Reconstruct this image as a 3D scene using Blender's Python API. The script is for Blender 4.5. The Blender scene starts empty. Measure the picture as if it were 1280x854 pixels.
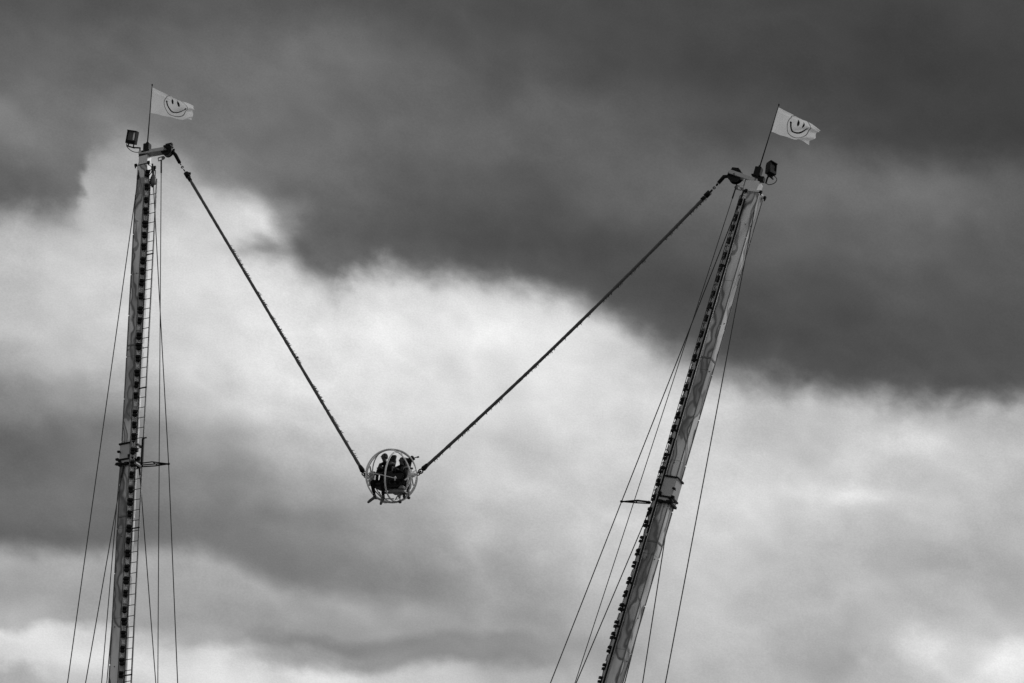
import bpy, bmesh, math, random
from mathutils import Vector as V, Matrix
random.seed(7)
R_ = math.radians
sc = bpy.context.scene
col = sc.collection

# ------------------------------------------------------------------ camera
PITCH, ROLL, FPX = R_(21.0), R_(9.0), 3200.0          # 90 mm on a 36 mm sensor
CAM = V((0, 0, 1.7))
F = V((0, math.cos(PITCH), math.sin(PITCH)))
R0, U0 = V((1, 0, 0)), V((0, -math.sin(PITCH), math.cos(PITCH)))
CR = R0 * math.cos(ROLL) + U0 * math.sin(ROLL)
CU = U0 * math.cos(ROLL) - R0 * math.sin(ROLL)
cd = bpy.data.cameras.new('camera'); cam = bpy.data.objects.new('camera', cd); col.objects.link(cam)
cd.sensor_width = 36; cd.lens = 90; cd.clip_end = 6000
m = Matrix((CR, CU, -F)).transposed().to_4x4(); m.translation = CAM
cam.matrix_world = m
sc.camera = cam

def ray(px, py): return F + CR * ((px - 640) / FPX) + CU * ((427 - py) / FPX)
def at(px, py, Y):
    r = ray(px, py); return CAM + r * ((Y - CAM.y) / r.y)
def hit(px, py, p, n):
    r = ray(px, py); return CAM + r * ((p - CAM).dot(n) / r.dot(n))

# ------------------------------------------------------------------ node expressions
class E:
    def __init__(s, nt, sock): s.nt, s.s = nt, sock
    def op(s, o, *a):
        n = s.nt.nodes.new('ShaderNodeMath'); n.operation = o
        for i, x in enumerate((s,) + a):
            if isinstance(x, E): s.nt.links.new(x.s, n.inputs[i])
            else: n.inputs[i].default_value = x
        return E(s.nt, n.outputs[0])
    def __add__(s, b): return s.op('ADD', b)
    def __sub__(s, b): return s.op('SUBTRACT', b)
    def __mul__(s, b): return s.op('MULTIPLY', b)
    def __truediv__(s, b): return s.op('DIVIDE', b)
    def smooth(s, a, b):
        n = s.nt.nodes.new('ShaderNodeMapRange'); n.interpolation_type = 'SMOOTHSTEP'
        s.nt.links.new(s.s, n.inputs[0]); n.inputs[1].default_value = a; n.inputs[2].default_value = b
        return E(s.nt, n.outputs[0])
    def ramp(s, pts, interp='LINEAR'):
        n = s.nt.nodes.new('ShaderNodeValToRGB'); cr = n.color_ramp; cr.interpolation = interp
        while len(cr.elements) < len(pts): cr.elements.new(0.5)
        for e, (p, v) in zip(cr.elements, pts): e.position = p
        for e, (p, v) in zip(cr.elements, pts): e.color = (v, v, v, 1)
        s.nt.links.new(s.s, n.inputs[0]); return E(s.nt, n.outputs[0])
def mix(a, b, t): return a + (b - a) * t
def lerpc(nt, a, b, t):                                 # a constant, b constant
    return t * (b - a) + a
def xyz(nt, x, y, z):
    n = nt.nodes.new('ShaderNodeCombineXYZ')
    for i, q in enumerate((x, y, z)):
        if isinstance(q, E): nt.links.new(q.s, n.inputs[i])
        else: n.inputs[i].default_value = q
    return n.outputs[0]
def noise(nt, vec, scale, detail=4, rough=0.5, dist=0.0):
    n = nt.nodes.new('ShaderNodeTexNoise'); n.noise_dimensions = '3D'
    if vec is not None: nt.links.new(vec, n.inputs['Vector'])
    n.inputs['Scale'].default_value = scale; n.inputs['Detail'].default_value = detail
    n.inputs['Roughness'].default_value = rough; n.inputs['Distortion'].default_value = dist
    return E(nt, n.outputs[0])
def sep(nt, sock):
    n = nt.nodes.new('ShaderNodeSeparateXYZ'); nt.links.new(sock, n.inputs[0])
    return [E(nt, o) for o in n.outputs]

# ------------------------------------------------------------------ sky
world = bpy.data.worlds.new('World'); sc.world = world; world.use_nodes = True
nt = world.node_tree; nt.nodes.clear()
out = nt.nodes.new('ShaderNodeOutputWorld'); bg = nt.nodes.new('ShaderNodeBackground')
nt.links.new(bg.outputs[0], out.inputs[0])
tc = nt.nodes.new('ShaderNodeTexCoord')
def dot(v):
    n = nt.nodes.new('ShaderNodeVectorMath'); n.operation = 'DOT_PRODUCT'
    nt.links.new(tc.outputs['Generated'], n.inputs[0]); n.inputs[1].default_value = v
    return E(nt, n.outputs['Value'])
fz = dot(F); den = fz.op('MAXIMUM', 0.12)
X = dot(CR) / den * FPX + 640.0                         # bearing of the cloud bank, in 1/3200 rad
Y = dot(CU) / den * (-FPX) + 427.0
# cloud coordinates sheared along the drift of the bank (down to the right)
P = xyz(nt, X * 0.01, (Y - X * 0.16) * 0.0125, fz * 3.0)
P2 = xyz(nt, X * 0.01 + 31.0, (Y - X * 0.16) * 0.0125 + 7.0, fz * 3.0)
n1 = noise(nt, P, 0.55, 5, 0.52, 0.3) - 0.5
n2 = noise(nt, P2, 0.55, 5, 0.52, 0.3) - 0.5
n3 = noise(nt, P, 1.7, 5, 0.55, 0.2) - 0.5
n4 = noise(nt, P2, 0.22, 3, 0.5) - 0.5
n5 = noise(nt, P, 2.0, 6, 0.52, 0.1) - 0.5
n7 = ((noise(nt, P2, 0.85, 5, 0.42, 0.1) - 0.5).op('ABSOLUTE') * -2.6 + 0.35)      # billows: creased cumulus relief
WX = X + n1 * 150.0 + n3 * 40.0
WY = Y + n2 * 95.0 + n3 * 26.0
tX = (WX + 64.0) / 1408.0
COLS = [(64 + 128 * i) / 1408 for i in range(11)]
def field(rows, yv):
    res = None; prev = None
    for y, vals in rows:
        e = tX.ramp(list(zip(COLS, vals)), 'EASE')
        res = e if res is None else mix(res, e, yv.smooth(prev, y))
        prev = y
    return res
LIGHT = [
 (200, [.64,.67,.72,.76,.8,.8,.8,.8,.8,.8,.8]),
 (250, [.66,.71,.77,.81,.8,.8,.8,.8,.8,.8,.8]),
 (310, [.72,.77,.82,.84,.84,.84,.8,.8,.8,.8,.8]),
 (400, [.71,.78,.81,.88,.89,.90,.86,.78,.78,.78,.78]),
 (450, [.62,.73,.82,.86,.86,.87,.81,.73,.76,.76,.74]),
 (505, [.48,.58,.74,.83,.82,.83,.82,.80,.80,.77,.73]),
 (560, [.37,.43,.58,.72,.75,.78,.80,.80,.77,.78,.73]),
 (620, [.41,.43,.49,.60,.70,.78,.77,.80,.78,.74,.71]),
 (665, [.37,.39,.44,.50,.59,.72,.77,.78,.72,.70,.70]),
 (720, [.38,.40,.45,.47,.50,.62,.73,.75,.69,.67,.68]),
 (790, [.42,.42,.46,.50,.51,.56,.67,.72,.67,.70,.72]),
]
LOW = [
 (690, [.63,.64,.63,.62,.58,.57,.65,.75,.70,.67,.68]),
 (735, [.60,.61,.62,.63,.62,.64,.68,.72,.69,.66,.69]),
 (778, [.66,.62,.60,.57,.59,.60,.67,.70,.67,.70,.72]),
 (800, [.84,.81,.62,.50,.50,.53,.63,.71,.66,.74,.80]),
 (820, [.83,.84,.80,.58,.51,.53,.64,.71,.65,.74,.84]),
 (850, [.66,.76,.86,.84,.74,.67,.66,.70,.66,.72,.86]),
]
DARK = [
 (0,   [.32,.33,.34,.33,.31,.29,.28,.27,.26,.26,.27]),
 (80,  [.37,.38,.41,.42,.38,.32,.28,.26,.25,.24,.24]),
 (160, [.47,.46,.43,.40,.38,.38,.35,.31,.27,.245,.235]),
 (230, [.34,.41,.46,.41,.34,.33,.36,.38,.40,.41,.37]),
 (300, [.40,.45,.48,.35,.30,.28,.29,.32,.36,.36,.33]),
 (360, [.40,.45,.48,.37,.33,.30,.28,.28,.30,.33,.33]),
 (430, [.40,.45,.48,.40,.35,.32,.30,.28,.28,.30,.31]),
 (490, [.40,.45,.48,.40,.35,.32,.30,.29,.28,.28,.28]),
]
EX = X + n1 * 40.0 + n3 * 40.0
low_edge = ((EX + 64.0) / 1408.0).ramp([((x + 64) / 1408, y / 900) for x, y in
    [(0,684),(120,688),(200,691),(250,688),(290,702),(350,732),(450,744),(550,758),(640,775),(780,800)]], 'LINEAR') * 900.0
sd2 = Y + n2 * 26.0 + n3 * 26.0 + n5 * 8.0 - low_edge
light = mix(field(LIGHT, WY), field(LOW, WY), sd2.smooth(-18.0, 16.0)); dark = field(DARK, WY)
def blob(cx, cy, sx, sy, amp, rot=0):
    c, s_ = math.cos(R_(rot)), math.sin(R_(rot))
    dx, dy = WX - cx, WY - cy
    a = (dx * c + dy * s_) / sx; b = (dy * c - dx * s_) / sy
    return (a * a + b * b).op('MULTIPLY', -1.0).op('EXPONENT') * amp
EDGE = [(0,262),(60,262),(96,255),(106,225),(116,188),(150,177),(190,182),(225,206),(262,232),(288,236),(320,254),(345,294),(374,338),
        (420,352),(480,328),(560,345),(640,352),(720,378),(790,418),(850,440),(930,474),(1050,494),(1180,504),(1280,498)]
edge = ((EX + 64.0) / 1408.0).ramp([((x + 64) / 1408, y / 600) for x, y in EDGE], 'LINEAR') * 600.0
sd = Y + (n2 + 0.02) * 34.0 + n3 * 48.0 + n5 * 20.0 - edge - 2.0
mask = sd.smooth(-27.0, 29.0) * 0.72 + sd.smooth(-75.0, 95.0) * 0.28
skyv = mix(dark, light, mask)
for b in [(306,322,38,15,-.27,3), (318,283,36,20,.10,0), (1150,562,42,22,.07,0), (1040,622,62,13,.07,4), (985,572,45,32,-.06,0), (1120,690,150,26,-.05,5), (1165,800,38,28,.11,0), (1275,815,34,30,.08,0), (1060,828,60,18,-.05,0), (240,405,60,40,.03,0), (640,400,90,30,.04,10), (690,470,50,45,.03,0)]:
    skyv = skyv + blob(*b)
# fine billow relief
n6 = noise(nt, P2, 44.0, 1, 0.6) - 0.5
skyv = skyv * (n5 * 0.13 + n7 * 0.13 + n4 * 0.10 + n6 * 0.11 + 1.012)
# the rest of the sky dome: the same broken overcast, without this bank's layout
gen = noise(nt, tc.outputs['Generated'], 2.4, 5, 0.52, 0.4).smooth(.36, .66) * 0.42 + 0.44
front = fz.smooth(0.86, 0.955)
skyv = mix(gen, skyv, front)
lin = skyv.op('MAXIMUM', 0.02).op('POWER', 2.2)
ny = nt.nodes.new('ShaderNodeTexSky'); ny.sky_type = 'NISHITA'; ny.sun_disc = False
SUN = V((0.80, 0.42, 0.62)).normalized()
ny.sun_elevation = math.asin(SUN.z); ny.sun_rotation = math.atan2(SUN.x, SUN.y)
bw = nt.nodes.new('ShaderNodeRGBToBW'); nt.links.new(ny.outputs[0], bw.inputs[0])
clear = E(nt, bw.outputs[0]) * 0.08                     # clear sky behind the overcast
final = mix(clear, lin, lin * 0.0 + 0.97)
nt.links.new(final.s, bg.inputs[0]); bg.inputs[1].default_value = 1.0

sl = bpy.data.lights.new('sun', 'SUN'); sl.energy = 1.5; sl.angle = R_(14)
so = bpy.data.objects.new('sun', sl); col.objects.link(so)
so.rotation_euler = (-SUN).to_track_quat('-Z', 'Y').to_euler(); so.location = SUN * 100

sc.view_settings.view_transform = 'Standard'; sc.view_settings.look = 'None'
sc.view_settings.exposure = 0; sc.view_settings.gamma = 1

# ------------------------------------------------------------------ materials
def mat(name, val, rough=0.5, metal=0.0, var=0.15, scale=6.0, spec=0.5):
    mt = bpy.data.materials.new(name); mt.use_nodes = True; t = mt.node_tree
    b = t.nodes['Principled BSDF']; g = t.nodes.new('ShaderNodeTexCoord')
    e = (noise(t, g.outputs['Object'], scale, 5, 0.6) - 0.5) * (2 * var * val) + val
    e = e.op('MAXIMUM', 0.004)
    t.links.new(e.s, b.inputs['Base Color'])
    r = (noise(t, g.outputs['Object'], scale * 2, 3) - 0.5) * 0.25 + rough
    t.links.new(r.s, b.inputs['Roughness'])
    b.inputs['Metallic'].default_value = metal; b.inputs['Specular IOR Level'].default_value = spec
    return mt
M = dict(
    wire=mat('wire_rope', .025, .7, spec=.2), black=mat('black_steel', .007, .6, spec=.12), rubber=mat('rubber', .02, .8),
    white=mat('white_paint', .52, .45, var=.18), grey=mat('grey_paint', .36, .5), dgrey=mat('dark_grey_paint', .10, .5),
    seatgrey=mat('seat_shell', .13, .5, var=.3), plate=mat('strip_plate', .36, .5), rail=mat('galvanised_rail', .045, .5), silver=mat('silver_tube', .66, .4, .0, scale=9), cordm=mat('bungee_cover', .075, .85, scale=14, var=.5),
    seat=mat('black_vinyl', .005, .6, spec=.2), jacket=mat('black_cloth', .005, .9, spec=.1), trouser=mat('dark_denim', .006, .9, spec=.1),
    skin=mat('skin', .045, .6), hair=mat('dark_hair', .01, .7), shoe=mat('shoe', .045, .6),
    bulb=mat('bulb_cap', .85, .3), lens=mat('flood_glass', .10, .06, .0, var=.1, spec=.9), lensdark=mat('dark_flood_glass', .02, .15),
    sky_reflection=mat('sky_reflection', .9, .35, .0), ground=mat('ground', .10, .9, var=.5, scale=.15),
)
def swirl(name):
    """white mast wrap airbrushed with long dark flame tongues"""
    mt = bpy.data.materials.new(name); mt.use_nodes = True; t = mt.node_tree
    b = t.nodes['Principled BSDF']; g = t.nodes.new('ShaderNodeTexCoord')
    x, y, z = sep(t, g.outputs['Object'])
    s = x + y
    w = noise(t, xyz(t, z * 0.55, s * 0.8, 3.1), 1.0, 2, 0.4) - 0.5
    w2 = noise(t, xyz(t, z * 1.3, s * 2.0, 8.1), 1.0, 2, 0.5) - 0.5
    ph = s * 3.4 + w * 5.2 + w2 * 1.6 + z * 0.22
    band = (ph * 3.1416).op('SINE')
    tongue = band.smooth(.05, .55) * (band.smooth(.70, 1.0) * -.55 + 1.0)
    ph2 = s * 2.2 - w * 6.5 + w2 * 2.0 + z * 0.13 + 1.7
    t2 = (ph2 * 3.1416).op('SINE').smooth(.80, .95)
    k = tongue.op('MAXIMUM', t2 * 0.75)
    grime = noise(t, xyz(t, s * 9.0, z * 0.8, 0.0), 1.0, 6, 0.6)
    patch = noise(t, xyz(t, z * 0.45, s * 1.6, 5.0), 1.0, 3, 0.5).smooth(.38, .62)
    base = grime * 0.20 + patch * 0.34 + 0.20
    seam = ((z / 3.0).op('FRACT') - 0.5).op('ABSOLUTE').smooth(.494, .499)
    colr = mix(base, base * 0.0 + 0.075, k * 0.92) * (seam * (-0.5) + 1.0)
    t.links.new(colr.s, b.inputs['Base Color']); b.inputs['Roughness'].default_value = .45
    return mt
M['wrap'] = swirl('flame_wrap')
def flagmat():
    mt = bpy.data.materials.new('flag_cloth'); mt.use_nodes = True; t = mt.node_tree
    t.nodes.clear(); o = t.nodes.new('ShaderNodeOutputMaterial')
    g = t.nodes.new('ShaderNodeTexCoord'); u, v, _ = sep(t, g.outputs['UV'])
    def ell(cu, cv, ru, rv):
        a = (u - cu) / ru; b = (v - cv) / rv
        return (a * a + b * b).op('SQRT')
    ring = (ell(.575, .58, .265, .50) - 1.0).op('ABSOLUTE').smooth(.040, .022)
    mouth = (ell(.575, .68, .20, .40) - 1.0).op('ABSOLUTE').smooth(.10, .065) * v.smooth(.66, .63)
    e1 = ell(.515, .77, .024, .12).smooth(1.1, .85); e2 = ell(.635, .77, .024, .12).smooth(1.1, .85)
    d1 = ell(.372, .66, .022, .045).smooth(1.1, .9); d2 = ell(.778, .66, .022, .045).smooth(1.1, .9)
    k = (ring * .8).op('MAXIMUM', mouth)
    for q in (e1, e2, d1, d2): k = k.op('MAXIMUM', q)
    gr = noise(t, xyz(t, u * 6.0, v * 4.0, 0.0), 1.0, 5, .6)
    base = gr * 0.10 + 0.70
    c = mix(base, base * 0.0 + 0.012, k)
    d = t.nodes.new('ShaderNodeBsdfDiffuse'); tr = t.nodes.new('ShaderNodeBsdfTranslucent'); mx = t.nodes.new('ShaderNodeMixShader')
    t.links.new(c.s, d.inputs[0]); t.links.new(c.s, tr.inputs[0]); mx.inputs[0].default_value = .5
    t.links.new(d.outputs[0], mx.inputs[1]); t.links.new(tr.outputs[0], mx.inputs[2]); t.links.new(mx.outputs[0], o.inputs[0])
    return mt
M['flag'] = flagmat()

# ------------------------------------------------------------------ mesh helpers
def box(bm, c, size, rot=None, bev=0.0):
    r = bmesh.ops.create_cube(bm, size=1.0)
    vs = r['verts']
    mt = Matrix.Translation(V(c)) @ (rot.to_4x4() if rot is not None else Matrix.Identity(4)) @ Matrix.Diagonal((*size, 1))
    bmesh.ops.transform(bm, matrix=mt, verts=vs)
    if bev:
        es = list({e for v in vs for e in v.link_edges})
        bmesh.ops.bevel(bm, geom=es, offset=bev, segments=2, affect='EDGES', profile=.6)
def tube(bm, pts, rad, n=8, caps=True, closed=False):
    pts = [V(p) for p in pts]; N = len(pts)
    rads = rad if isinstance(rad, (list, tuple)) else [rad] * N
    up = None; rings = []
    for i, p in enumerate(pts):
        a = pts[(i - 1) % N] if (closed or i > 0) else p
        b = pts[(i + 1) % N] if (closed or i < N - 1) else p
        t = (b - a).normalized()
        if up is None:
            up = t.orthogonal().normalized()
        up = (up - t * up.dot(t)).normalized(); sd_ = t.cross(up)
        rings.append([bm.verts.new(p + (up * math.cos(2 * math.pi * k / n) + sd_ * math.sin(2 * math.pi * k / n)) * rads[i]) for k in range(n)])
    for i in range(N if closed else N - 1):
        A, B = rings[i], rings[(i + 1) % N]
        for k in range(n):
            f = bm.faces.new((A[k], A[(k + 1) % n], B[(k + 1) % n], B[k])); f.smooth = True
    if caps and not closed:
        bm.faces.new(rings[0][::-1]); bm.faces.new(rings[-1])
def bar(bm, a, b, w, h=None, bev=0.0):
    a, b = V(a), V(b); d = b - a
    q = d.to_track_quat('X', 'Z').to_matrix()
    box(bm, (a + b) / 2, (d.length, w, h or w), q, bev)
def disc(bm, c, axis, r, th, n=28):
    a = V(axis).normalized() * th / 2; c = V(c)
    tube(bm, [c - a, c + a], r, n)
def ring(bm, c, nrm, r, tr, n=64, k=10):
    nrm = V(nrm).normalized(); a = nrm.orthogonal().normalized(); b = nrm.cross(a); c = V(c)
    tube(bm, [c + (a * math.cos(2 * math.pi * i / n) + b * math.sin(2 * math.pi * i / n)) * r for i in range(n)], tr, k, closed=True)
def obj(name, bm, m_, parent=None):
    if isinstance(bm, bmesh.types.BMesh):
        bmesh.ops.recalc_face_normals(bm, faces=bm.faces)
        me = bpy.data.meshes.new(name); bm.to_mesh(me); bm.free()
        for q in (m_ if isinstance(m_, list) else [m_]): me.materials.append(M[q])
    else: me = bm
    o = bpy.data.objects.new(name, me); col.objects.link(o)
    if parent is not None: o.parent = parent
    return o
def B(): return bmesh.new()
def tag(o, label, cat, group=None):
    o['label'] = label; o['category'] = cat
    if group: o['group'] = group
    return o
def thing(name, mw, label, cat, group=None):
    o = bpy.data.objects.new(name, None); col.objects.link(o); o.matrix_world = mw; o.empty_display_size = .3
    return tag(o, label, cat, group)
def frame(p, x, z):
    z = V(z).normalized(); x = V(x); x = (x - z * x.dot(z)).normalized(); y = z.cross(x)
    mw = Matrix((x, y, z)).transposed().to_4x4(); mw.translation = p; return mw

# ------------------------------------------------------------------ ground
bm = B(); bmesh.ops.create_grid(bm, x_segments=2, y_segments=2, size=3000)
g = obj('ground', bm, 'ground'); g['kind'] = 'structure'

# ------------------------------------------------------------------ ride plane
TL, TR = at(181.5, 208, 80.0), at(943.0, 246, 72.5)
dh = (TR - TL); dh.z = 0; dh.normalize(); RN = V((dh.y, -dh.x, 0))
def on_ride(px, py): return hit(px, py, TL, RN)
PSI = R_(27); XH = V((math.cos(PSI), -math.sin(PSI), 0))
SIDE = 0.40

class Mast: pass
def mast(top_px, bot_px, inner, label):
    k = Mast(); A, Bt = on_ride(*top_px), on_ride(*bot_px)
    z = (A - Bt).normalized(); base = A - z * (A.z / z.z)
    k.M = frame(base, XH, z); k.Mi = k.M.inverted(); k.L = (A - base).length; k.s = inner
    k.root = thing('mast', k.M, label, 'mast', 'masts of the bungee ride')
    k.yn = k.M.to_3x3() @ V((0, 1, 0))
    return k
def lp(k, px, py, y=0.0):
    """the point of mast k's local plane y = const seen at that bearing, in local coordinates"""
    return k.Mi @ hit(px, py, k.M @ V((0, y, 0)), k.yn)
def zz(k, px, py): return lp(k, px, py).z

def unit_meshes():
    b = B()
    for dz in (-.062, .062):
        box(b, (0, -.075, dz), (.150, .13, .085), bev=.012)
    box(b, (0, -.03, 0), (.10, .05, .2))
    u = bpy.data.meshes.new('light_unit'); bmesh.ops.recalc_face_normals(b, faces=b.faces); b.to_mesh(u); b.free(); u.materials.append(M['black'])
    b = B()
    for i in (-1, 1):
        box(b, (i * .04, -.010, 0), (.05, .012, .17))
        for j in (-1, 0, 1):
            tube(b, [(i * .040, -.01, j * .058), (i * .040, -.05, j * .058), (i * .040, -.065, j * .058)], [.014, .018, .010], 8)
    box(b, (0, -.010, 0), (.06, .010, .10))
    v = bpy.data.meshes.new('bulb_cluster'); bmesh.ops.recalc_face_normals(b, faces=b.faces); b.to_mesh(v); b.free(); v.materials.append(M['bulb'])
    b = B()
    for i in (-1, 1):                       # dark side plates of one lattice bay
        box(b, (i * .066, -.045, 0), (.008, .07, .21))
    box(b, (0, -.006, 0), (.13, .012, .21))
    for j in (-.09, -.03, .03, .09): box(b, (0, -.014, j), (.13, .014, .010))
    w = bpy.data.meshes.new('bay_frame'); bmesh.ops.recalc_face_normals(b, faces=b.faces); b.to_mesh(w); b.free(); w.materials.append(M['plate'])
    return u, v, w
UNIT, BULB, BAY = unit_meshes()

def build_mast(k, sleeve, spread, arm, ladder, sw):
    r, L, s = k.root, k.L, k.s; h = SIDE / 2; k.zz0 = zz(k, *sleeve[1])
    b = B(); box(b, (0, 0, L / 2), (SIDE, SIDE, L), bev=.022)
    plain = set(b.faces)
    for i in range(int(L / 1.55)):
        zq = i * 1.55 + .6 + random.uniform(-.3, .3)
        for (cx, cy, nn) in ((random.uniform(-.02, .12) * -s, -h, (0, -1, 0)), (-s * h, random.uniform(-.1, .1), (-s, 0, 0))):
            if random.random() < .7: tube(b, [V((cx, cy, zq)) - V(nn) * .02, V((cx, cy, zq)) + V(nn) * .03], .016, 6)
    for i in range(1, int(L / 6)):
        for (cx, cy, sx, sy) in ((0, -h - .006, SIDE - .05, .02), (0, h + .006, SIDE - .05, .02), (-h - .006, 0, .02, SIDE - .05), (h + .006, 0, .02, SIDE - .05)): box(b, (cx, cy, i * 6.0 + .4), (sx, sy, .05))
    for f in b.faces:
        if f not in plain: f.material_index = 1
    obj('shaft', b, ['wrap', 'dgrey'], r)
    b = B(); box(b, (0, 0, .05), (1.0, 1.0, .1), bev=.02)
    for i in (-1, 1):
        for j in (-1, 1): tube(b, [(i * .4, j * .4, .1), (i * .4, j * .4, .17)], .03, 6)
    obj('base_plate', b, 'dgrey', r)
    # corner seams down the front and outer edges
    b = B()
    for (cx, cy) in ((-s * h, -h), (-s * h, h)):
        for i in range(int(L / 1.5)):
            box(b, (cx, cy, i * 1.5 + .75), (.03, .03, 1.46))
    obj('edge_trim', b, 'dgrey', r)
    # light strip standing on the inner front corner
    n = V((s, -1, 0)).normalized(); xax = V((-n.y, n.x, 0))
    off = V((s * h, -h, 0)) + n * .035
    b = B()
    q = Matrix((xax, -n, V((0, 0, 1)))).transposed()
    z0 = L - 24.0
    box(b, off + V((0, 0, (L + z0) / 2 - .15)), (.13, .02, L - z0 - .3), q)
    for i in (-1, 1): box(b, off + xax * (i * .072) + n * .02 + V((0, 0, (L + z0) / 2 - .15)), (.010, .07, L - z0 - .3), q)
    for i in range(14): box(b, off - n * .02 + V((0, 0, L - .9 - i * 1.7)), (.10, .09, .05), q)
    strip = obj('light_strip', b, 'plate', r)
    b = B(); zlo = z0 if s > 0 else k.zz0
    for i in (-1, 1):
        if s < 0: tube(b, [off + xax * (i * .070) + n * .135 + V((0, 0, zlo)), off + xax * (i * .070) + n * .135 + V((0, 0, L - .2))], .011, 6)
        box(b, off + xax * (i * .080) + n * .0 + V((0, 0, (L + z0) / 2 - .15)), (.008, .06, L - z0 - .3), q)
    zq = L - .2
    while s < 0 and zq > zlo:
        for i in (-1, 1): bar(b, off + xax * (i * .070) + n * .0 + V((0, 0, zq)), off + xax * (i * .070) + n * .135 + V((0, 0, zq - .0)), .012, .012)
        bar(b, off - xax * .07 + n * .135 + V((0, 0, zq)), off + xax * .07 + n * .135 + V((0, 0, zq)), .012, .012); zq -= .22
    obj('strip_guard', b, 'black', r)
    z = L - .42; c = 0
    while z > z0 + .4:
        u = obj('light_unit', UNIT, None, r); u.matrix_local = Matrix.Translation(off + n * .01 + V((0, 0, z + random.uniform(-.02, .02)))) @ q.to_4x4() @ Matrix.Rotation(R_(random.uniform(-5, 5)), 4, 'Y') @ Matrix.Rotation(R_(random.uniform(-5, 5)), 4, 'X') @ Matrix.Scale(random.uniform(.9, 1.06), 4)
        gap = .405 if c % 3 else .52
        if random.random() < .08: gap += .1
        mid = -(gap) / 2
        fr = obj('bay_frame', BAY, None, u); fr.location = (0, 0, mid)
        if random.random() > .10:
            w = obj('bulb_cluster', BULB, None, u); w.location = (0, 0, mid)
        z -= gap; c += 1
    # white conduit beside the strip
    b = B(); tube(b, [V((s * h * .78, -h - .03, z0)), V((s * h * .78, -h - .03, L - 1.0))], .018, 8)
    for i in range(20): box(b, (s * h * .78, -h - .015, z0 + 1 + i * 1.1), (.06, .03, .04))
    obj('conduit', b, 'white', r)
    # head
    b = B()
    if s > 0: box(b, (-.02, 0, L + .26), (.34, .28, .26), bev=.02); box(b, (.0, 0, L + .06), (.36, .36, .12), bev=.01)
    else: box(b, (-.14, 0, L + .24), (.46, .36, .34), bev=.02); box(b, (-.02, 0, L + .05), (.42, .38, .10), bev=.01); box(b, (-.46, 0, L + .17), (.14, .3, .05), bev=.01); box(b, (-.44, 0, L + .32), (.05, .3, .25), bev=.01)
    obj('head_block', b, 'white', r)
    b = B(); box(b, (0, 0, L + .02), (.38, .38, .04), bev=.008)
    for i in (-1, 1):
        for j in (-1, 1):
            box(b, (i * .25, j * .2, L + .03), (.09, .07, .10), bev=.015)
            tube(b, [(i * .26, j * .2, L - .08), (i * .27, j * .2, L + .08)], .022, 8)
    obj('guy_ring', b, 'black', r)
    a0, a1 = lp(k, *arm[0]), lp(k, *arm[1]); k.a0, k.a1 = a0, a1
    b = B(); bar(b, a0, a1, .32, .135, .015); obj('arm', b, 'grey', r)
    ad = (a1 - a0).normalized()
    # pulley housing on the inner end
    p = a1 + ad * (.06 if s > 0 else -.19) + V((0, 0, -.04)); k.pul = p
    pu_b = B()
    for j in (-1, 1):
        disc(pu_b, p + V((0, j * .10, 0)), (0, 1, 0), .185 if s > 0 else .235, .03); bar(pu_b, p + V((0, j * .10, 0)) - ad * .12, p + V((0, j * .10, 0)) + ad * .22, .03, .22, .01)
    box(pu_b, p + V((s * .03, 0, .17)), (.26, .25, .05), bev=.01)
    box(pu_b, p + V((s * .06, 0, .24)), (.24, .12, .07), bev=.01); tube(pu_b, [p + V((0, 0, .18)), p + V((0, 0, .24))], .05)
    pu = obj('pulley', pu_b, 'black', r)
    b = B(); disc(b, p, (0, 1, 0), .18, .12); tube(b, [p + V((0, -.17, 0)), p + V((0, .17, 0))], .035); obj('sheave', b, 'dgrey', pu)
    # small deflection frame under the arm for the hoist rope
    b = B(); q0 = V((s * .50, 0, L + .24)); 
    tube(b, [q0, q0 + V((s * .18, 0, .02)), q0 + V((s * .20, 0, -.10)), q0 + V((s * .02, 0, -.12)), q0], .018, 6); disc(b, q0 + V((s * .2, 0, -.04)), (0, 1, 0), .06, .05, 14)
    obj('rope_guide', b, 'dgrey', r)
    b = B(); q0 = V((s * .30, -.05, L - .25))
    tube(b, [q0 + V((-.10 * s, 0, .06)), q0 + V((.08 * s, 0, .06)), q0 + V((.08 * s, 0, -.28)), q0 + V((-.08 * s, 0, -.30))], .022, 6)
    tube(b, [q0 + V((-.08 * s, 0, -.12)), q0 + V((.08 * s, 0, .04))], .016, 6); tube(b, [q0 + V((-.08 * s, .1, .06)), q0 + V((.08 * s, .1, .06)), q0 + V((.08 * s, .1, -.28))], .018, 6)
    obj('service_cage', b, 'black', r)
    # junction box the flagpole stands in
    bx = V((.07, -.05, L + .70)) if s > 0 else V((-.10, -.05, L + .78)); k.bx = bx
    b = B(); box(b, bx, (.22, .20, .30), bev=.025); box(b, bx + V((0, 0, -.16)), (.30, .26, .05), bev=.01); tube(b, [bx + V((0, 0, .1)), bx + V((0, 0, .22))], .045, 10)
    box(b, bx + V((-s * .18, 0, -.25)), (.20, .16, .17), bev=.02)
    obj('junction_box', b, 'black', r)
    # sleeve half way down
    zt, zb = zz(k, *sleeve[0]), zz(k, *sleeve[1]); zc = (zt + zb) / 2; k.zc = zc; k.zb = zb
    b = B(); box(b, (0, 0, zc), (.50, .47, zt - zb), bev=.015); obj('sleeve', b, 'grey', r)
    b = B()
    for zq, t_ in ((zt + .03, .05), (zb - .02, .07), (zb + .14, .05)):
        for (cx, cy, sx, sy) in ((0, -.25, .56, .04), (0, .25, .56, .04), (-.27, 0, .04, .46), (.27, 0, .04, .46)):
            box(b, (cx, cy, zq), (sx, sy, t_), bev=.006)
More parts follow.
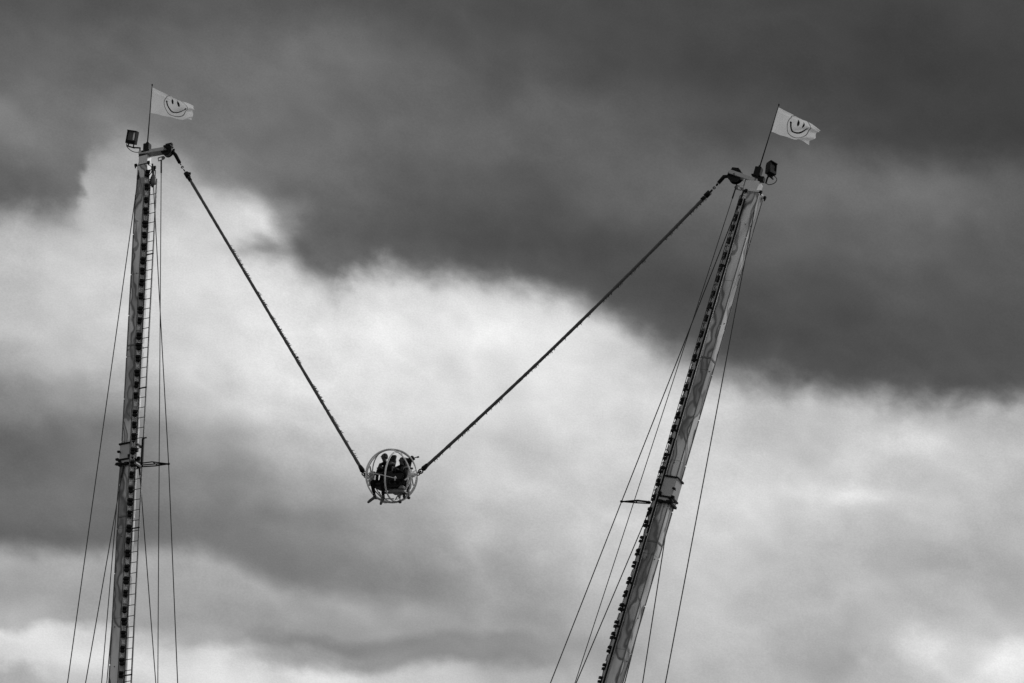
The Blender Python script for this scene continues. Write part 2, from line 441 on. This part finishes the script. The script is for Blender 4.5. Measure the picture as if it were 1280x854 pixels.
    for (dx, dz, q) in ((-s * .28, .0, .12), (-s * .30, .16, .10), (-s * .22, .10, .09), (-s * .26, .42, .09), (s * .16, .22, .12), (s * .05, -.03, .13), (-s * .20, -.02, .14)):
        box(b, (dx, -.27, zb + dz), (q, .09, q * .7), Matrix.Rotation(R_(20 * dx), 3, 'Y'), .015)
        tube(b, [(dx - .05, -.27, zb + dz + .03), (dx + .07, -.28, zb + dz - .05)], .018, 6)
    tube(b, [(-s * .25, -.2, zb), (-s * .42, -.2, zb + .02)], .02, 6)
    obj('guy_clamp', b, 'black', r)
    # spreader
    e0, e1 = lp(k, *spread[0]), lp(k, *spread[1]); k.e1 = e1
    b = B(); dv = e1 - e0
    for sy, sz in ((-sw, .02), (sw, .02)):
        tube(b, [e0 + V((0, sy * .55, sz)), e0 + dv * .45 + V((0, sy * .75, sz + .03)), e1], .02, 8)
    tube(b, [e0 + V((0, 0, -sw * .5)), e0 + dv * .5 + V((0, 0, -sw * .4)), e1], .022, 8)
    for f_ in (.02, .5): tube(b, [e0 + dv * f_ + V((0, -.10, .02)), e0 + dv * f_ + V((0, .10, .02))], .014, 6)
    disc(b, e1, (1, 0, 0), .035, .07, 12)
    obj('spreader', b, 'black', r)
    if ladder:
        lx, wd, ly = h + .03, .245, .02
        ld = B(); box(ld, (lx, ly, (L + z0) / 2 - .3), (.034, .045, L - z0 - .5)); box(ld, (lx + wd, ly, (L + z0) / 2 - .3), (.034, .045, L - z0 - .5))
        lo = obj('ladder', ld, 'rail', r)
        b = B(); tube(b, [(0, 0, 0), (wd, 0, 0)], .0125, 8); me = bpy.data.meshes.new('rung'); b.to_mesh(me); b.free(); me.materials.append(M['rail'])
        zq = L - .75
        while zq > z0 + .3:
            u = obj('rung', me, None, lo); u.location = (lx, ly, zq); zq -= .355
        for i in range(14):
            b2 = B(); box(b2, (h + .03, -.06, 0), (.05, .17, .05), bev=.01); box(b2, (h + .01, -.12, -.03), (.10, .05, .05), bev=.01)
            if i % 3 == 1: box(b2, (lx + wd / 2, ly - .02, 0), (wd + .06, .03, .035))
            u = obj('ladder_bracket', b2, 'black', r); u.location = (0, 0, L - 1.75 - i * 1.62)
        b = B()
        box(b, (lx - .01, -.04, zc + .05), (.075, .08, zt - zb + .25), bev=.01); box(b, (lx + wd, -.01, zc + .06), (.07, .07, zt - zb + .28), bev=.01)
        box(b, (lx + .02, -.06, zc + .14), (.15, .12, .13), bev=.02); box(b, (lx + .12, -.02, zc - .16), (.10, .1, .13), bev=.02); box(b, (lx + wd + .07, -.01, zt + .2), (.12, .04, .035))
        obj('ladder_gate', b, 'black', r)
        b = B(); c_ = V((lx + .13, -.05, L - .62))
        tube(b, [c_ + V((0, 0, .22)), c_ + V((.02, 0, .1)), c_ + V((.01, 0, -.1)), c_ + V((-.01, 0, -.26))], [.04, .10, .10, .02], 12)
        obj('rope_bag', b, 'dgrey', r)

left = mast((181.5, 209), (147.3, 854), 1, 'left mast with the ladder up its side, slim and wrapped in flame-painted sheeting')
right = mast((944.0, 244), (766.5, 854), -1, 'right mast, leaning and without a ladder, flame-painted with a studded light strip')
build_mast(left, ((169, 557), (161, 582)), ((177, 581), (210.8, 580)), ((176, 193.3), (207.5, 188.2)), True, .14)
build_mast(right, ((838, 600), (829, 629)), ((813, 628.5), (777, 627)), ((945, 227.5), (913.5, 216.8)), False, .05)

# ------------------------------------------------------------------ guy wires
def anchor(p1, p2, Yd):
    n = ray(*p1).cross(ray(*p2)); return V((CAM.x + (-n.y * (Yd - CAM.y) + n.z * CAM.z) / n.x, Yd, 0))
def wire(start, p1, p2, Yd, label, name='guy_wire', mid=None, rad=.0165, group='guy wires and ropes of the masts'):
    pts = [start] + ([mid] if mid is not None else []) + [anchor(p1, p2, Yd)]
    seg = []
    for a, c in zip(pts[:-1], pts[1:]):
        N = 24
        for i in range(N): seg.append(a.lerp(c, i / N) - V((0, 0, .10 * math.sin(math.pi * i / N))) * ((a - c).length / 40))
    seg.append(pts[-1]); o0 = seg[-1]
    b = B(); tube(b, [q - o0 for q in seg], rad, 6)
    tube(b, [seg[0] - o0, seg[0].lerp(pts[1], .5 / (pts[1] - seg[0]).length) - o0], rad * 1.9, 6)
    bmesh.ops.create_cone(b, cap_ends=True, segments=8, radius1=.06, radius2=.03, depth=.3)
    o = obj(name, b, 'wire'); o.location = o0
    return tag(o, label, 'wire' if name == 'guy_wire' else 'rope', group)
def W(k, px, py, y=0.0): return k.M @ lp(k, px, py, y)
wire(W(left, 174.2, 210, -.15), (174.2, 210), (84.7, 854), 70, 'outermost wire left of the ladder mast, from mast head to far lower left')
wire(W(left, 182, 214, .2), (182.0, 214), (127.4, 854), 92, 'long wire from the ladder mast head, emerging behind its left edge halfway down')
wire(W(left, 154.3, 583, -.2), (154.3, 583), (107, 854), 66, 'short wire from the left mast clamp, second from the left at the bottom edge')
wire(W(left, 157, 584, .2), (157, 584), (133.7, 854), 92, 'short wire hugging the left edge of the ladder mast below its clamp')
wire(W(left, 173.5, 575, .2), (173.5, 575), (195.3, 854), 94, 'short wire from the left mast clamp, running down just right of the ladder')
wire(W(left, 190.5, 205, -.1), (210.8, 580), (222.6, 854), 70, 'wire spread out over the tip of the left mast spreader, rightmost there', mid=left.M @ left.e1)
wire(W(left, 201.6, 200, 0), (201.6, 200), (198, 854), 77, 'straight hoist rope hanging from the left mast arm beside the ladder', 'hoist_rope', rad=.015)
wire(W(right, 930, 238, -.1), (777, 627), (687.5, 854), 62, 'wire passing over the tip of the right mast spreader, leftmost there', mid=right.M @ right.e1)
wire(W(right, 921, 231, 0), (921, 231), (718, 854), 72, 'hoist rope from the right mast pulley, crossing the spreader midway', 'hoist_rope', rad=.013)
wire(W(right, 815, 630, -.1), (815, 630), (719.6, 854), 66, 'short wire from the right mast clamp, to the left of the light strip')
wire(W(right, 947.8, 238, .0), (947.8, 238), (831.5, 854), 64, 'long outer wire right of the leaning mast, from head to bottom edge')
wire(W(right, 837, 636, .1), (837, 636), (803.2, 854), 84, 'short wire right of the leaning mast, midway between its neighbours at the bottom')
wire(W(right, 834.5, 640, .2), (834.5, 640), (780.6, 854), 88, 'short wire closest to the right edge of the leaning mast below its clamp')

# ------------------------------------------------------------------ flags
def flag(k, base, top, corners, label, ph):
    """corners: hoist bottom, hoist top, fly top, fly bottom"""
    b0 = k.bx; y0 = b0.y
    t_ = lp(k, *top, y0); d = t_ - b0
    o = thing('flag', k.M @ Matrix.Translation(b0), label, 'flag', 'smiley flags on the mast heads')
    b = B(); tube(b, [V((0, 0, .1)), d * .5, d], [.022, .018, .013], 10); tube(b, [d, d + V((0, 0, .05))], .024, 10); obj('flagpole', b, 'black', o)
    c = [lp(k, *q, y0) - b0 for q in corners]
    c[2] = c[2] + V((0, .25, 0)); c[3] = c[3] + V((0, .10, 0))
    NU, NV = 60, 34; b = B(); uvl = b.loops.layers.uv.new('UVMap'); g_ = []
    for i in range(NU + 1):
        u = i / NU; rw = []
        for j in range(NV + 1):
            v = j / NV
            p = c[0].lerp(c[3], u).lerp(c[1].lerp(c[2], u), v)
            am = u ** .8
            # folds running from the upper hoist corner to the fly, opening out below
            f1 = math.sin(9.0 * (1 - v) * (.35 + u) + 5.5 * u + ph); f2 = math.sin(17 * u * (.5 + .5 * v) - 6 * v + ph * 2)
            p = p + V((.008 * f2 * am, am * (1.15 - .6 * u) * (.10 * f1 + .035 * f2), .0))
            # top hem rolls over, lower fly corner and fly edge ragged
            if v > .86: p += V((0, -.10 * am, -.30 * (v - .86) * am * (1 + .5 * math.sin(11 * u + ph))))
            p += V((0, 0, .035 * am * math.sin(8 * u + ph) * (1 - .5 * v)))
            p += V((.02 * u ** 6 * math.sin(13 * v + ph), 0, .012 * u ** 6 * math.sin(19 * v)))
            rw.append((b.verts.new(p), u, v))
        g_.append(rw)
    for i in range(NU):
        for j in range(NV):
            q = (g_[i][j], g_[i + 1][j], g_[i + 1][j + 1], g_[i][j + 1])
            f = b.faces.new([w[0] for w in q]); f.smooth = True
            for lpq, w in zip(f.loops, q): lpq[uvl].uv = (w[1], w[2])
    cl = obj('cloth', b, 'flag', o)
    return o
flag(left, None, (190.2, 107), ((188.3, 141.5), (190, 109), (239, 130), (238, 150)), 'white flag with a smiley face flying over the mast with the ladder', .6)
flag(right, None, (973.4, 132), ((964.6, 165), (973, 134), (1023, 157), (1009, 178)), 'white flag with a smiley face flying over the leaning mast without ladder', 2.1)

# ------------------------------------------------------------------ floodlights
def flood(k, foot, c, face, w, hgt, dep, lens, label, loop):
    b0 = lp(k, *foot, -.1); cc = lp(k, *c, -.1) - b0
    o = thing('floodlight', k.M @ Matrix.Translation(b0), label, 'floodlight', 'floodlights on the mast heads')
    fd = (k.Mi.to_3x3() @ V(face)).normalized(); zq = (k.Mi.to_3x3() @ V((.1, 0, 1))).normalized()
    zq = (zq - fd * zq.dot(fd)).normalized(); xq = fd.cross(zq) * -1
    q = Matrix((xq, fd, zq)).transposed()                # local y = the way the lamp faces
    def T(x, y, z): return cc + q @ V((x, y, z))
    b = B()
    box(b, T(0, -.02, 0), (w, dep * .7, hgt), q, .02)
    for i in (-1, 1): box(b, T(i * (w / 2 - .012), dep * .4, 0), (.024, .10, hgt), q, .004)
    box(b, T(0, dep * .4, hgt / 2 - .015), (w + .01, .14, .03), q, .004); box(b, T(0, dep * .4, -hgt / 2 + .055), (w, .10, .11), q, .004)
    for i in range(5): box(b, T((i - 2) * w * .2, -dep * .45, 0), (.012, .07, hgt * .8), q)
    hs = obj('housing', b, 'black', o)
    b = B(); box(b, T(0, dep * .37, .04), (w - .05, .012, hgt - .14), q); obj('glass', b, lens, hs)
    b = B(); box(b, T(w * .26, dep * .385, .04), (w * .17, .012, hgt - .20), q)  # pale strip laid over the glass, painted in place of the sky's reflection
    if lens == 'lens': obj('sky_reflection', b, 'sky_reflection', hs)
    else: b.free()
    b = B()
    for i in (-1, 1): tube(b, [T(i * w * .28, 0, -hgt / 2), T(i * w * .30, .02, -hgt / 2 - .10)], .022, 8)
    tube(b, [T(-w * .45, .02, -hgt / 2 - .08), T(w * .45, .02, -hgt / 2 - .12)], .026, 8)
    tube(b, [T(w * .3 * -k.s * -1, .02, -hgt / 2 - .11), V((0, 0, .06)), V((0, 0, -.12))], .028, 8)
    obj('bracket', b, 'black', o)
    b = B(); pts = [T(-k.s * w * .46, 0, -hgt / 2 + .05)] + [lp(k, *p_, -.1) - b0 for p_ in loop] + [V((0, 0, -.10))]
    sm = []
    for i in range(len(pts) - 1):
        p0, p1, p2, p3 = pts[max(i - 1, 0)], pts[i], pts[i + 1], pts[min(i + 2, len(pts) - 1)]
        for t_ in [j / 6 for j in range(6)]:
            sm.append(.5 * ((2 * p1) + (p2 - p0) * t_ + (2 * p0 - 5 * p1 + 4 * p2 - p3) * t_ ** 2 + (3 * p1 - p0 - 3 * p2 + p3) * t_ ** 3))
    sm.append(pts[-1]); tube(b, sm, .013, 6); obj('cable', b, 'rubber', o)
flood(left, (175.0, 187), (165.6, 172.0), (-.25, -.9, -.30), .34, .46, .24, 'lens', 'black floodlight with pale glass, beside the flagpole of the ladder mast', [(158.5, 183), (164, 188.5), (170, 190.5)])
flood(right, (958.5, 225), (963.5, 211.5), (.50, -.75, .12), .27, .42, .20, 'lensdark', 'dark floodlight on the right end of the leaning mast head', [(971, 224), (968, 229), (961, 231)])

# ------------------------------------------------------------------ gondola
GC = on_ride(489.5, 595.0); GY = R_(33)
GX = V((math.cos(GY), -math.sin(GY), 0.0)); GM = frame(GC, GX, V((.0, 0, 1)))
gon = thing('gondola', GM, 'round tubular gondola cage with two riders, slung between the bungee cords', 'gondola')
RG = .835
def gp(name, b, mt, par=None): return obj(name, b, mt, par or gon)
# six great-circle hoops, each at its own lean; a hoop is given by its normal in gondola axes
G3 = GM.to_3x3().inverted()
def hoop(open_, side, lean):
    """open_: how far the hoop is open towards the front of the ride; lean of its long axis in degrees"""
    vw = V((0, 0, 0)) - (GC - CAM).normalized()
    mn = CR * math.cos(R_(lean)) - CU * math.sin(R_(lean)); mn = (mn - vw * mn.dot(vw)).normalized()
    return G3 @ (vw * open_ + mn * (side * math.sqrt(1 - open_ * open_)))
for nrm, r_, t_ in ((hoop(.70, -1, -12), RG, .020), (hoop(.95, 1, -14), RG, .024), (hoop(.92, -1, 18), RG, .019), (hoop(.965, 1, -40), RG * .985, .020)):
    b = B(); ring(b, (0, 0, 0), nrm, r_, t_); gp('cage_ring', b, 'silver')
b = B(); ring(b, (.16, 0, -.02), hoop(.44, 1, 3), .76, .026); gp('cage_ring', b, 'silver')
for s in (-1, 1):
    b = B(); disc(b, (s * (RG - .10), 0, 0), (1, 0, 0), .18 if s < 0 else .11, .03); disc(b, (s * (RG - .02), 0, 0), (1, 0, 0), .07, .14)
    for a in (0, 90, 180, 270): bar(b, (s * (RG - .10), 0, 0), (s * .70, .36 * math.cos(R_(a + 45)), .36 * math.sin(R_(a + 45))), .045, .03, .006)
    tube(b, [(s * (RG - .05), 0, 0), (s * (RG + .13), 0, .03)], .04, 10)
    gp('pivot_plate', b, 'silver')
    b = B(); ring(b, (s * (RG + .15), 0, .04), (0, 1, 0), .055, .02, 20, 8); gp('swivel_eye', b, 'dgrey')
b = B()
box(b, (.71, .0, .06), (.12, .16, .22), None, .03); box(b, (.72, -.02, -.16), (.05, .04, .32), Matrix.Rotation(R_(8), 3, 'Y'), .01); box(b, (.62, .02, -.20), (.05, .04, .40), Matrix.Rotation(R_(-6), 3, 'Y'), .01); bar(b, (.70, .05, -.05), (.58, .05, -.48), .04, .03)
gp('side_bracket', b, 'silver')
b = B(); box(b, (-.72, -.02, .02), (.16, .06, .30), None, .03); box(b, (-.70, -.10, -.2), (.10, .05, .28), Matrix.Rotation(R_(-10), 3, 'Y'), .02); bar(b, (-.78, 0, -.1), (-.52, .1, -.42), .05, .03)
gp('side_bracket', b, 'grey')
# seats
for s, x0, x1, zt, xc in ((-1, -.54, -.16, .81, -.30), (1, .05, .43, .64, .33)):
    b = B(); xm, w = (x0 + x1) / 2, x1 - x0
    box(b, (xm, .32, .08), (w, .12, .66), Matrix.Rotation(R_(-4), 3, 'X'), .04)
    box(b, (xm + .02, .335, .50), (w - .07, .11, .36), Matrix.Rotation(R_(-4), 3, 'X'), .05)
    box(b, (xm + .05, .345, zt - .08), (w * .55, .10, .20), Matrix.Rotation(R_(-4), 3, 'X'), .04)
    box(b, (xc, .02, -.34), (.48, .58, .13), Matrix.Rotation(R_(4), 3, 'X'), .05)
    for i in (-1, 1):
        box(b, (xc + i * .24, .06, -.26), (.06, .50, .18), None, .025); box(b, (xm + i * (w / 2 - .02), .24, .12), (.06, .2, .56), None, .025)
    st = gp('seat', b, 'seat')
    zc = .36 if s < 0 else .22; xs = -.27 if s < 0 else .32
    b = B()
    for i in (-1, 1):
        tube(b, [(xs + i * .12, .26, zc + .12), (xs + i * .13, .08, zc + .10), (xs + i * .13, -.13, zc - .02), (xc + i * .13, -.17, zc - .26), (xc + i * .12, -.15, -.20)], [.05, .055, .055, .05, .045], 10)
    tube(b, [(xc - .2, -.19, zc - .34), (xc + .2, -.19, zc - .34)], .05, 10)
    gp('harness', b, 'seat', st)
b = B()
box(b, (.0, .30, .02), (.20, .06, .60), None, .02); box(b, (.02, -.02, -.30), (.16, .5, .24), None, .03); box(b, (.22, -.20, -.34), (.60, .10, .26), None, .03); box(b, (.02, -.12, -.06), (.26, .16, .34), Matrix.Rotation(R_(-12), 3, 'X'), .04); box(b, (.36, -.20, -.12), (.42, .10, .24), Matrix.Rotation(R_(-10), 3, 'X'), .04)
gp('console', b, 'seat')
b = B(); box(b, (.33, -.10, -.54), (.54, .10, .13), bev=.03); box(b, (.31, .10, -.52), (.50, .34, .06), bev=.02); box(b, (.56, -.14, -.46), (.16, .16, .10), bev=.02)
for i in (-.42, .0, .44): bar(b, (i, .36, -.43), (i, .40, .40), .05, .05)
bar(b, (-.5, .34, -.43), (.55, .34, -.43), .06, .06, .01)
gp('seat_frame', b, 'seatgrey')
b = B(); tube(b, [(-RG + .06, -.05, -.02), (-.72, -.34, -.02), (-.52, -.42, -.03)], .018, 8); tube(b, [(-.52, -.42, -.03), (-.1, -.46, -.12), (.46, -.47, -.26)], .012, 8); tube(b, [(.48, -.47, -.34), (.48, -.47, -.20)], .018, 8); tube(b, [(.43, -.47, -.24), (.53, -.47, -.26)], .014, 8)
gp('lap_bar', b, 'silver')
b = B()
for (a_, c_) in (((-.5, -.1, -.45), (-.35, -.15, -.80)), ((-.5, .2, -.45), (-.2, .1, -.84)), ((-.35, -.15, -.80), (.3, -.1, -.80)), ((-.2, .15, -.83), (.3, .2, -.78)), ((.45, 0, -.45), (.3, .0, -.80)), ((-.45, -.2, -.5), (-.12, .1, -.83))):
    tube(b, [a_, c_], .02, 8)
gp('under_frame', b, 'grey')
for (x, y, l) in ((.55, -.1, .90), (.71, .1, .70)):
    b = B(); tube(b, [(x - .06, y, -l + .26), (x, y, -l)], .018, 8); lg = gp('landing_leg', b, 'dgrey')
    b = B(); tube(b, [(x, y, -l + .02), (x, y, -l - .03), (x, y, -l - .05)], [.05, .055, .035], 10); gp('rubber_foot', b, 'rubber', lg)
for (px, x) in ((0, .62),):
    b = B(); c_ = V((.56, .10, .57)); box(b, c_, (.20, .12, .13), Matrix.Rotation(R_(-38), 3, 'Y'), .02); tube(b, [c_ + V((-.12, 0, -.08)), c_ + V((-.14, -.05, -.08))], .045, 10)
    tube(b, [c_ + V((-.25, 0, .05)), c_, c_ + V((.15, 0, .05)), c_ + V((.25, 0, .06))], .014, 6); tube(b, [c_ + V((.21, 0, .055)), c_ + V((.27, 0, .065))], .028, 8)
    gp('ride_camera', b, 'black')

# ------------------------------------------------------------------ riders
def skin_mesh(verts, edges, radii, sub=2):
    me = bpy.data.meshes.new('t'); me.from_pydata(verts, edges, []); o = bpy.data.objects.new('t', me); col.objects.link(o)
    o.modifiers.new('s', 'SKIN'); ss = o.modifiers.new('b', 'SUBSURF'); ss.levels = sub; ss.render_levels = sub
    for i, d in enumerate(me.skin_vertices[0].data):
        rr = radii[i]; d.radius = rr if isinstance(rr, tuple) else (rr, rr); d.use_root = (i == 0)
    dg = bpy.context.evaluated_depsgraph_get(); r = bpy.data.meshes.new_from_object(o.evaluated_get(dg))
    bpy.data.objects.remove(o); bpy.data.meshes.remove(me); return r
def person(org, label, sc_, spine, legs, toes, arms, hairlong, turn):
    """every joint in gondola axes: spine = pelvis, waist, chest, collar, neck, head centre"""
    og = V(org); mw = GM @ Matrix.Translation(og)
    o = thing('person', mw, label, 'person', 'riders in the gondola')
    vs, es, rs = [], [], []
    def add(p, r, par=None):
        vs.append(V(p) - og); rs.append(tuple(q * sc_ for q in r) if isinstance(r, tuple) else r * sc_)
        if par is not None: es.append((par, len(vs) - 1))
        return len(vs) - 1
    sp_ = [V(q) for q in spine]
    pel = add(sp_[0], (.185, .14)); wa = add(sp_[1], (.185, .14), pel); ch = add(sp_[2], (.195, .145), wa)
    up = add(sp_[3], (.11, .08), ch); nk = add(sp_[4], .056, up)
    hd = sp_[5]; ax = (hd - sp_[4]).normalized()
    h0 = add(hd - ax * .065, (.062, .07), nk); h1 = add(hd, (.078, .095), h0); h2 = add(hd + ax * .07, (.07, .085), h1); add(hd + ax * .115, (.035, .04), h2)
    ank = []
    for i, (kn, an) in zip((-1, 1), legs):
        hp = add(sp_[0] + V((i * .09, -.02, -.03)), .085, pel); kk = add(kn, .064, hp)
        c_ = add(V(kn).lerp(V(an), .35) + V((0, .02, 0)), .058, kk); a_ = add(an, .042, c_); ank.append(V(an) - og)
    wr = []
    for i, (el, w_) in zip((-1, 1), arms):
        sh = add(sp_[3] + V((i * .155, i * -.04, -.02)), .062, ch); e_ = add(el, .046, sh); w2 = add(w_, .032, e_)
        dv = (V(w_) - V(el)).normalized(); add(V(w_) + dv * .07, (.040, .022), w2); wr.append((i, V(w_) - og, dv))
    hd = hd - og; nkz = (sp_[4] - og).z
    me = skin_mesh(vs, es, rs)
    bm = B(); bm.from_mesh(me); bpy.data.meshes.remove(me)
    for i, w_, dv in wr:                                  # fingers curled round the harness
        side = dv.cross(V((0, -.3, 1))).normalized(); dn = dv.cross(side).normalized()
        for q in range(4):
            ln = (.075, .085, .08, .062)[q]; b0 = w_ + dv * .085 + side * ((q - 1.5) * .021)
            tube(bm, [b0, b0 + dv * ln * .4, b0 + dv * ln * .62 + dn * ln * .35, b0 + dv * ln * .35 + dn * ln * .62], [.0105, .010, .009, .007], 6)
        b0 = w_ + dv * .035 + side * (.034 * i)
        tube(bm, [b0, b0 + dv * .03 + side * (.028 * i), b0 + dv * .06 + side * (.026 * i) + dn * .02], [.013, .011, .008], 6)
    fdir = V((math.sin(turn), -math.cos(turn), 0)); rt = V((fdir.y, -fdir.x, 0))
    tube(bm, [hd + fdir * .085 + V((0, 0, .025)), hd + fdir * .115 + V((0, 0, -.012)), hd + fdir * .088 + V((0, 0, -.02))], [.008, .016, .012], 6)
    for i in (-1, 1):
        tube(bm, [hd + rt * (.078 * i) + V((0, 0, -.03)), hd + rt * (.092 * i) + V((0, 0, .0)), hd + rt * (.082 * i) + V((0, 0, .032))], [.008, .014, .01], 6)
        bmesh.ops.create_uvsphere(bm, u_segments=8, v_segments=6, radius=.013, matrix=Matrix.Translation(hd + fdir * .082 + rt * (.032 * i) + V((0, 0, .018))))
    tube(bm, [hd + fdir * .088 - rt * .024 + V((0, 0, -.052)), hd + fdir * .096 + V((0, 0, -.055)), hd + fdir * .088 + rt * .024 + V((0, 0, -.052))], .006, 6)
    for f in bm.faces:
        c_ = f.calc_center_median(); f.smooth = True
        hand = any((c_ - (w_ + dv * .08)).length < .105 and (c_ - w_).dot(dv) > -.005 for i, w_, dv in wr)
        f.material_index = 0 if (hand or (c_.z > nkz + .01 and (c_ - hd).length < .19)) else (2 if c_.z < (sp_[0] - og).z + .04 and not hand else 1)
    obj('body', bm, ['skin', 'jacket', 'trouser'], o)
    b = B()
    bmesh.ops.create_uvsphere(b, u_segments=20, v_segments=14, radius=1.0, matrix=Matrix.Translation(hd + V((0, .015, .03)) - fdir * .012) @ Matrix.Diagonal((.098, .112, .112, 1)))
    dele = [v for v in b.verts if (v.co - hd).dot(fdir) > .035 and v.co.z < hd.z + .055 or v.co.z < hd.z - .07]
    bmesh.ops.delete(b, geom=dele, context='VERTS')
    for v in b.verts: v.co += V((random.uniform(-1, 1), random.uniform(-1, 1), random.uniform(-1, 1))) * .006
    bmesh.ops.solidify(b, geom=b.faces[:], thickness=.012)
    if hairlong: tube(b, [hd - fdir * .07 + V((0, 0, .05)), hd - fdir * .13 + V((0, 0, -.06)), hd - fdir * .10 + V((0, 0, -.20))], [.06, .05, .012], 10)
    obj('hair', b, 'hair', o)
    b = B()                                                # jacket collar and hem stand off the body
    ringpts = [sp_[4] - og + V((.085 * math.cos(t), .01 + .075 * math.sin(t), -.025 + .012 * math.sin(t))) for t in [2 * math.pi * j / 16 for j in range(16)]]
    tube(b, ringpts, .022, 8, closed=True); obj('collar', b, 'jacket', o)
    for (an, toe) in zip(ank, toes):
        t_ = V(toe) - og - an; b = B(); hl = t_.cross(V((1, 0, 0))).normalized() * -.05
        if hl.y < 0: hl = -hl
        tube(b, [an + hl * 1.1 - t_ * .08, an + hl * .5 + t_ * .08, an + hl * .2 + t_ * .38, an + t_ * .72, an + t_ * .95, an + t_ * 1.02], [.032, .050, .046, .046, .036, .012], 12)
        tube(b, [an + V((0, 0, .06)), an + V((0, 0, -.02))], [.047, .05], 12)
        obj('shoe', b, 'shoe', o)
    return o
person((-.30, .08, -.28), 'rider in dark clothes on the left seat, both legs dangling below the cage', 1.1,
       ((-.29, .08, -.17), (-.28, .07, .03), (-.27, .04, .20), (-.28, .01, .33), (-.33, -.02, .46), (-.37, -.05, .61)),
       (((-.46, -.36, -.30), (-.33, -.25, -.76)), ((-.06, -.36, -.33), (.0, -.25, -.79))), ((-.42, -.42, -1.02), (.04, -.38, -1.08)),
       (((-.45, -.04, .07), (-.36, -.25, .13)), ((-.12, -.10, .08), (-.22, -.26, .16))), False, -.5)
person((.34, .08, -.33), 'rider in dark clothes on the right seat, legs tucked behind the seat frame', 1.0,
       ((.34, .08, -.22), (.335, .06, -.04), (.33, .03, .12), (.32, .0, .24), (.31, -.01, .34), (.30, -.02, .47)),
       (((.24, -.34, -.28), (.28, .12, -.50)), ((.46, -.34, -.30), (.46, .12, -.52))), ((.28, .24, -.66), (.46, .24, -.68)),
       (((.16, -.14, .0), (.24, -.28, .08)), ((.54, -.14, .0), (.42, -.28, .08))), True, -.3)

# ------------------------------------------------------------------ bungee cords
def cord(k, sling_px, s, label, sag, lead):
    end = GM @ V((s * (RG + .15), 0, .04)); pul = k.M @ (k.pul + V((k.s * (.17 if k.s > 0 else .21), 0, -.02)))
    j = on_ride(*sling_px)
    o = thing('bungee_cord', Matrix.Translation(end), label, 'bungee cord', 'bungee cords holding the gondola')
    ld = [on_ride(*q) for q in lead]
    P_ = [pul] + ld + [j]
    b = B()
    tube(b, [p - end for p in P_[:len(ld) // 2 + 2]], [.05, .065, .06, .045][:len(ld) // 2 + 2], 10)
    for a, c in zip(P_[:-1], P_[1:]):
        L_ = (c - a).length; n = max(2, int(L_ / .11))
        for i in range(n):
            q = a.lerp(c, (i + .5) / n) - end; ax = RN if i % 2 else V((0, 0, 1))
            d = (c - a).normalized(); nn = (ax - d * ax.dot(d)).normalized()
            ring(b, q, nn, .036, .017, 12, 6)
    obj('sling_chain', b, 'black', o)
    d = (end - j); b = B()
    disc(b, j - end, d, .085, .20, 12); disc(b, j - end + d.normalized() * .2, d, .065, .12, 12); box(b, j - end + V((.06, 0, .07)), (.10, .06, .08), bev=.01)
    obj('shackle', b, 'black', o)
    e2 = end - d.normalized() * .22; N = 120; pts = []
    for i in range(N + 1):
        t_ = i / N; p = j.lerp(e2, t_) - V((0, 0, sag * 4 * t_ * (1 - t_))); pts.append(p - end)
    b = B(); tube(b, pts, [.050 + random.uniform(-.004, .005) for i in range(N + 1)], 10)
    dn = d.normalized(); side = (V((0, 0, 1)) - dn * dn.z).normalized()
    sg = 1 if s < 0 else -1
    for i in range(330):                                   # loose threads and lashings of the cover
        f_ = random.random() ** .8 * .93 + .05 if s < 0 else random.random() ** 1.3 * .97 + .01
        if s < 0 and f_ < .25: continue
        if math.sin(f_ * 61) + math.sin(f_ * 23 + 1) + .5 * math.sin(f_ * 140) < -.35: continue
        ii = f_ * N; p = pts[int(ii)].lerp(pts[min(int(ii) + 1, N)], ii - int(ii))
        dr = (side * sg + RN * random.uniform(-.7, .7)).normalized(); ln = random.uniform(.055, .095)
        bend = dn * random.uniform(.01, .05)
        tube(b, [p + dr * .04, p + dr * ln + bend * .4, p + dr * (ln + .012) + bend], [.008, .007, .005], 5)
    obj('cord', b, 'cordm', o)
    b = B(); tube(b, [e2 - dn * .18 - end, e2 - end, e2 + dn * .06 - end], [.06, .085, .05], 12); ring(b, e2 + dn * .12 - end, RN, .07, .022, 18, 8); tube(b, [e2 + dn * .1 - end, V((0, 0, 0))], .03, 8)
    obj('end_clamp', b, 'black', o)
cord(left, (234, 219), -1, 'left bungee cord running from the ladder mast down to the gondola', .0, [(219.5, 194), (224.5, 203.5), (229, 211)])
cord(right, (884.5, 243), 1, 'right bungee cord sagging from the leaning mast down to the gondola', .19, [(905, 221), (898, 229), (891, 237)])
